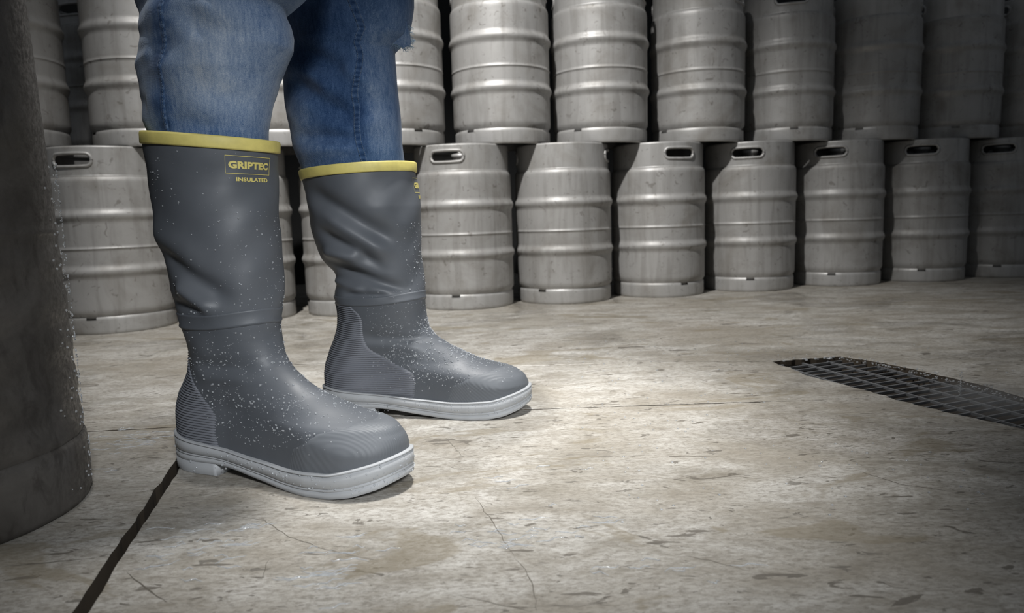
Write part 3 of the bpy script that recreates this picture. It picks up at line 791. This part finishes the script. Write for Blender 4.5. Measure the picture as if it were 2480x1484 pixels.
# ---- jeans
NEAR = [(0.4069, -0.3985, 0.0800), (0.4395, -0.3985, 0.0815), (0.460, -0.3985, 0.0830), (0.4771, -0.3990, 0.0880), (0.4984, -0.3964, 0.0917), (0.5248, -0.3916, 0.0973), (0.5457, -0.3862, 0.1046), (0.5613, -0.3815, 0.1107), (0.5769, -0.3798, 0.1099), (0.5926, -0.3799, 0.1058), (0.605, -0.3807, 0.1009), (0.6127, -0.3796, 0.1026), (0.6202, -0.3739, 0.1142), (0.6277, -0.3687, 0.1253), (0.6483, -0.3583, 0.1458), (0.6775, -0.348, 0.1621), (0.7173, -0.3408, 0.1693), (0.7766, -0.3325, 0.1697), (.88, -.330, .150), (1.0, -.325, .135)]
FAR = [(0.3824, -0.262, 0.082), (0.4103, -0.262, 0.086), (0.430, -0.2640, 0.0885), (0.4657, -0.2714, 0.0929), (0.5001, -0.2728, 0.0946), (0.5342, -0.2759, 0.096), (0.5681, -0.277, 0.0953), (0.6017, -0.277, 0.0943), (0.6164, -0.2764, 0.0938), (0.6268, -0.2705, 0.0988), (0.6379, -0.2637, 0.1053), (0.6478, -0.2617, 0.1067), (0.667, -0.2595, 0.109), (0.6867, -0.2577, 0.111), (0.6998, -0.2569, 0.1108), (0.7386, -0.2471, 0.1111), (0.7963, -0.2352, 0.1122), (.90, -.250, .118), (1.0, -.270, .125)]
def uq(q, ang, asp):
    return np.cos(q)*cos(radians(ang))-asp*np.sin(q)*sin(radians(ang))
def qu(u, ang, asp):
    g_ = np.linspace(-pi*.97, .0, 800); ug = uq(g_, ang, asp); k = np.argmin(ug); m = np.argmax(ug)
    return np.interp(u, ug[k:m+1], g_[k:m+1])
def leg_fn(T_, Y0, folds, seed, ang, asp):
    Z_, C_, A_ = np.array(T_).T
    rg = np.random.default_rng(seed); ph = rg.uniform(0, 6.28, 12); al = radians(ang)
    def S(q, z, off=0.0):
        """q angle: 0 = right side in view, -90 = towards the camera"""
        q = np.asarray(q, float)+0*np.asarray(z, float); z = np.asarray(z, float)+0*q
        c = np.interp(z, Z_, C_); a = np.interp(z, Z_, A_)
        b = np.maximum(np.minimum(a, .10)*asp, .062)
        d = np.zeros_like(z)
        for (u0, z0, u1, z1, wd, am) in folds:      # u = cos of angle, on the camera side
            px = uq(q, ang, asp)*.09; x0, x1 = u0*.09, u1*.09
            dx, dz = x1-x0, z1-z0; L2 = dx*dx+dz*dz+1e-9
            t = np.clip(((px-x0)*dx+(z-z0)*dz)/L2, -.4, 1.4)
            dist = np.hypot(px-x0-t*dx, z-z0-t*dz)
            d = d+am*np.exp(-(dist/wd)**2)*(1-sst(.8, 1.6, np.abs(t-.5)*2))*(np.sin(q) < .1)*np.clip(-np.sin(q)+.1, 0, 1)**.5
        amp = .0016*sst(.44, .50, z)
        d = d+amp*(np.sin(3*q+z*38+ph[0])+.8*np.sin(5*q-z*66+ph[1])+.5*np.sin(9*q+z*110+ph[2])+.4*np.sin(2*q+z*150+ph[3]))*np.abs(np.sin(q))**.5
        d = d*(.25+.75*sst(.43, .47, z))
        ea, eb = a+off+d*.15, b+d+off
        X, Y = ea*np.cos(q), eb*np.sin(q)
        return np.stack([c+X*cos(al)-Y*sin(al), Y0+X*sin(al)+Y*cos(al), z], -1)
    return S
NF = [(.10, .575, .95, .560, .012, -.006), (.2, .600, .9, .592, .016, .007), (.35, .535, .95, .515, .018, .006), (-.9, .62, .5, .618, .012, -.006), (-.95, .585, -.6, .580, .008, -.004), (-.95, .548, -.6, .552, .008, .004), (.55, .50, .98, .475, .012, -.006), (-.95, .50, -.7, .495, .01, -.004), (-.2, .47, .3, .462, .012, -.003), (.7, .445, .95, .50, .008, .005)]
FF_ = [(-.9, .63, .2, .575, .017, -.011), (-.8, .595, .0, .545, .014, .008), (-.6, .555, .25, .505, .018, -.012), (-.95, .51, -.1, .535, .016, .008), (-.6, .475, .2, .468, .012, -.008), (-.8, .448, .3, .452, .011, .007), (.3, .575, .9, .545, .014, .008), (.35, .520, .9, .53, .014, -.008), (.45, .645, .9, .612, .014, -.007), (.4, .49, .9, .50, .016, .006), (.35, .455, .5, .415, .006, -.006), (-.7, .427, .1, .423, .008, -.005), (.5, .68, .95, .65, .014, .006)]
SN_ = leg_fn(NEAR, .9975, NF, 1, -24, .80); SF_ = leg_fn(FAR, 1.265, FF_, 2, -6, .82)
def blob(u, z, u0, z0, du, dz): return np.exp(-((u-u0)/du)**2-((z-z0)/dz)**2)
def fade_shade_near(q, z):
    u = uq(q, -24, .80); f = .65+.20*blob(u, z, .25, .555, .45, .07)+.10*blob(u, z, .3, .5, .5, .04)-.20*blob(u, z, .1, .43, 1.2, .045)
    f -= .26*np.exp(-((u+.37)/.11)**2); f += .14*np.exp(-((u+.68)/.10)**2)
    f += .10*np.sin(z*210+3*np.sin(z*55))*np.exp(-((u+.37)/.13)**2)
    f -= .22*blob(u, z, .0, .640, .7, .016); f += .10*blob(u, z, .8, .45, .2, .05)  # dark band at the top paints a cast shadow into the denim
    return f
def fade_shade_far(q, z):
    u = uq(q, -6, .82); f = .44-.14*blob(u, z, -.3, .62, .55, .05)-.12*blob(u, z, .1, .52, .3, .05)  # dark left blob paints the shadow of near leg and hips
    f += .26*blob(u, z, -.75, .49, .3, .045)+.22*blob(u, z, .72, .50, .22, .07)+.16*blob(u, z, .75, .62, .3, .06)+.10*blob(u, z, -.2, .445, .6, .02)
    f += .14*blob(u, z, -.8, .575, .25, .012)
    f -= .10*np.exp(-((u-.44)/.10)**2)*(z < .56)  # painted groove shade beside the seam
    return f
VV = []; FF = []; FA = []
for S, T_, fd in ((SN_, NEAR, fade_shade_near), (SF_, FAR, fade_shade_far)):
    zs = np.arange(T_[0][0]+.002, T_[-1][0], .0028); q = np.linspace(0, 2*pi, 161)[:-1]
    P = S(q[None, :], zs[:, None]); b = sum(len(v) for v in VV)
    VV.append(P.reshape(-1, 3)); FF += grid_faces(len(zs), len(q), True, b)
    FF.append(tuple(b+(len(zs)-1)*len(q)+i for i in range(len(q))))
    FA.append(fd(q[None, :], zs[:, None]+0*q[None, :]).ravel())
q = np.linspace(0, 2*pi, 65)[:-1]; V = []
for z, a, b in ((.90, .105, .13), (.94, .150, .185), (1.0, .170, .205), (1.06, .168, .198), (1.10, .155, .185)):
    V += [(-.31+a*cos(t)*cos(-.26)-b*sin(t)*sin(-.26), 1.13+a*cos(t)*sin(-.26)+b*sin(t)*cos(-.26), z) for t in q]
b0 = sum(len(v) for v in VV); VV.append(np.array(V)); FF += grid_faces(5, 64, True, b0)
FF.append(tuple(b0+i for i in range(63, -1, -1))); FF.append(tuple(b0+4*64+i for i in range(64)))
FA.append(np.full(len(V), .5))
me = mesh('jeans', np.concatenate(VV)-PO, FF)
at = me.attributes.new('fade_shade', 'FLOAT', 'POINT'); at.data.foreach_set('value', np.clip(np.concatenate(FA), 0, 1).astype(np.float32))
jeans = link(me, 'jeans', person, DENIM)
def strip_on(S, la, zq, width, name, mat, off=.001, pucker=.0, fade_shade=.3, n=160):
    zz = np.array([a for a, _ in zq]); uu = np.array([b for _, b in zq]); o_ = np.argsort(zz); zz, uu = zz[o_], uu[o_]
    Z = np.linspace(zz[0], zz[-1], n); U = np.interp(Z, zz, uu)
    k = np.ones(9)/9; U = np.convolve(np.pad(U, 4, mode='edge'), k, 'valid')
    Q = qu(U, *la); nn = 7; W = np.linspace(-1, 1, nn)
    rad = .085
    TH = Q[:, None]+W[None, :]*width/2/rad
    prof = np.array([-.2, .75, 1.0, .8, 1.0, .75, -.2])
    pk = 1+pucker*np.sin(Z*900+2*np.sin(Z*70))
    V = S(TH, Z[:, None]+0*TH, off*prof[None, :]*pk[:, None])
    me = mesh(name, V.reshape(-1, 3)-PO, grid_faces(n, nn))
    at = me.attributes.new('fade_shade', 'FLOAT', 'POINT')
    fa = (fade_shade+.10*np.sin(Z*700+3*np.sin(Z*90)))[:, None]+.12*(np.abs(W[None, :]) > .5)
    at.data.foreach_set('value', fa.ravel().astype(np.float32))
    return link(me, name, jeans, mat), (Z, Q)
SEAMF = [(0.4, .38), (0.4094, 0.38), (0.4373, 0.365), (0.4651, 0.35), (0.4996, 0.35), (0.5406, 0.37), (0.5674, 0.47), (0.6009, 0.52), (0.6343, 0.40), (0.6744, 0.22), (0.7008, 0.12), (0.7533, -0.05)]
SEAMN = [(0.44, -.36), (0.4619, -0.355), (0.5254, -0.33), (0.5775, -0.35), (0.6289, -0.36), (0.6796, -0.40)]
_, (Z, Q) = strip_on(SF_, (-6, .82), SEAMF, .0115, 'side_seam', DENIM, .0018, .22, .34, 260)
strip_on(SN_, (-24, .80), SEAMN, .007, 'side_seam', DENIM, .0010, .3, .40, 200)
def stitches(S, Z, Q, dq, name, off, r=.00035):
    mb = MB(); L = np.arange(Z[0], Z[-1], .0032)
    for z in L:
        q0 = np.interp(z, Z, Q)+dq; q1 = np.interp(z+.0022, Z, Q)+dq
        a = S(q0, z, off)-PO; b = S(q1, z+.0022, off)-PO
        mb.tube([a, b], r, 5)
    return mb.build(name, THREAD, jeans)
for dq in (-.050, .045): stitches(SF_, Z, Q, dq, 'stitching', .0022)
zn = np.array([a for a, _ in SEAMN]); un = np.array([b for _, b in SEAMN])
Zn = np.linspace(zn[0], zn[-1], 160); Qn = qu(np.convolve(np.pad(np.interp(Zn, zn, un), 4, mode='edge'), np.ones(9)/9, 'valid'), -24, .80)
stitches(SN_, Zn, Qn, .012, 'stitching', .0011, .0003)
# torn flap hanging at the far knee, with frayed threads
def flap():
    pts = [(.700, -.0065), (.690, .002), (.6535, -.001), (.6325, .0035), (.6225, .0030), (.6195, -.003), (.6165, -.010), (.6215, -.020), (.6260, -.033)]
    # outline in (z, x offset from -.1583), hung in a slightly curled sheet
    V = []; n = len(pts)
    o = [(-.1560+dx*1.0, z) for z, dx in pts]
    inner = [(-.1900, .700), (-.1880, .640), (-.186, .632)]
    loop_ = [(x, z) for x, z in o]+[(-.186, .632), (-.190, .66), (-.188, .700)]
    P3 = [(x, 1.235+.25*(x+.156)+.3*abs(z-.65), z) for x, z in loop_]
    k = len(P3)
    V = P3+[(x-.0006, y+.0018, z) for x, y, z in P3]
    F = [tuple(range(k)), tuple(range(2*k-1, k-1, -1))]+[(i, (i+1) % k, k+(i+1) % k, k+i) for i in range(k)]
    me = mesh('torn_flap', np.array(V)-PO, F)
    at = me.attributes.new('fade_shade', 'FLOAT', 'POINT'); at.data.foreach_set('value', [.62]*len(V))
    fl = link(me, 'torn_flap', jeans, DENIM, False)
    mb = MB()
    edge = P3[2:9]
    for i in range(95):
        k = RNG.integers(0, len(edge)-1); t = RNG.random()
        p = np.array(edge[k])*(1-t)+np.array(edge[k+1])*t
        L = RNG.uniform(.003, .009); d = np.array([RNG.normal(.35, .5), RNG.normal(0, .3), -1+RNG.normal(0, .5)])
        if k < 2: d = np.array([1, RNG.normal(0, .4), RNG.normal(-.2, .4)])
        d /= np.linalg.norm(d); m_ = p+d*L*.5+RNG.normal(0, .0008, 3)
        mb.tube([p-PO, m_-PO, p+d*L+RNG.normal(0, .001, 3)-PO], .00028, 4)
    tag(mb.build('frayed_thread', FRAY, fl), kind='stuff')
flap()
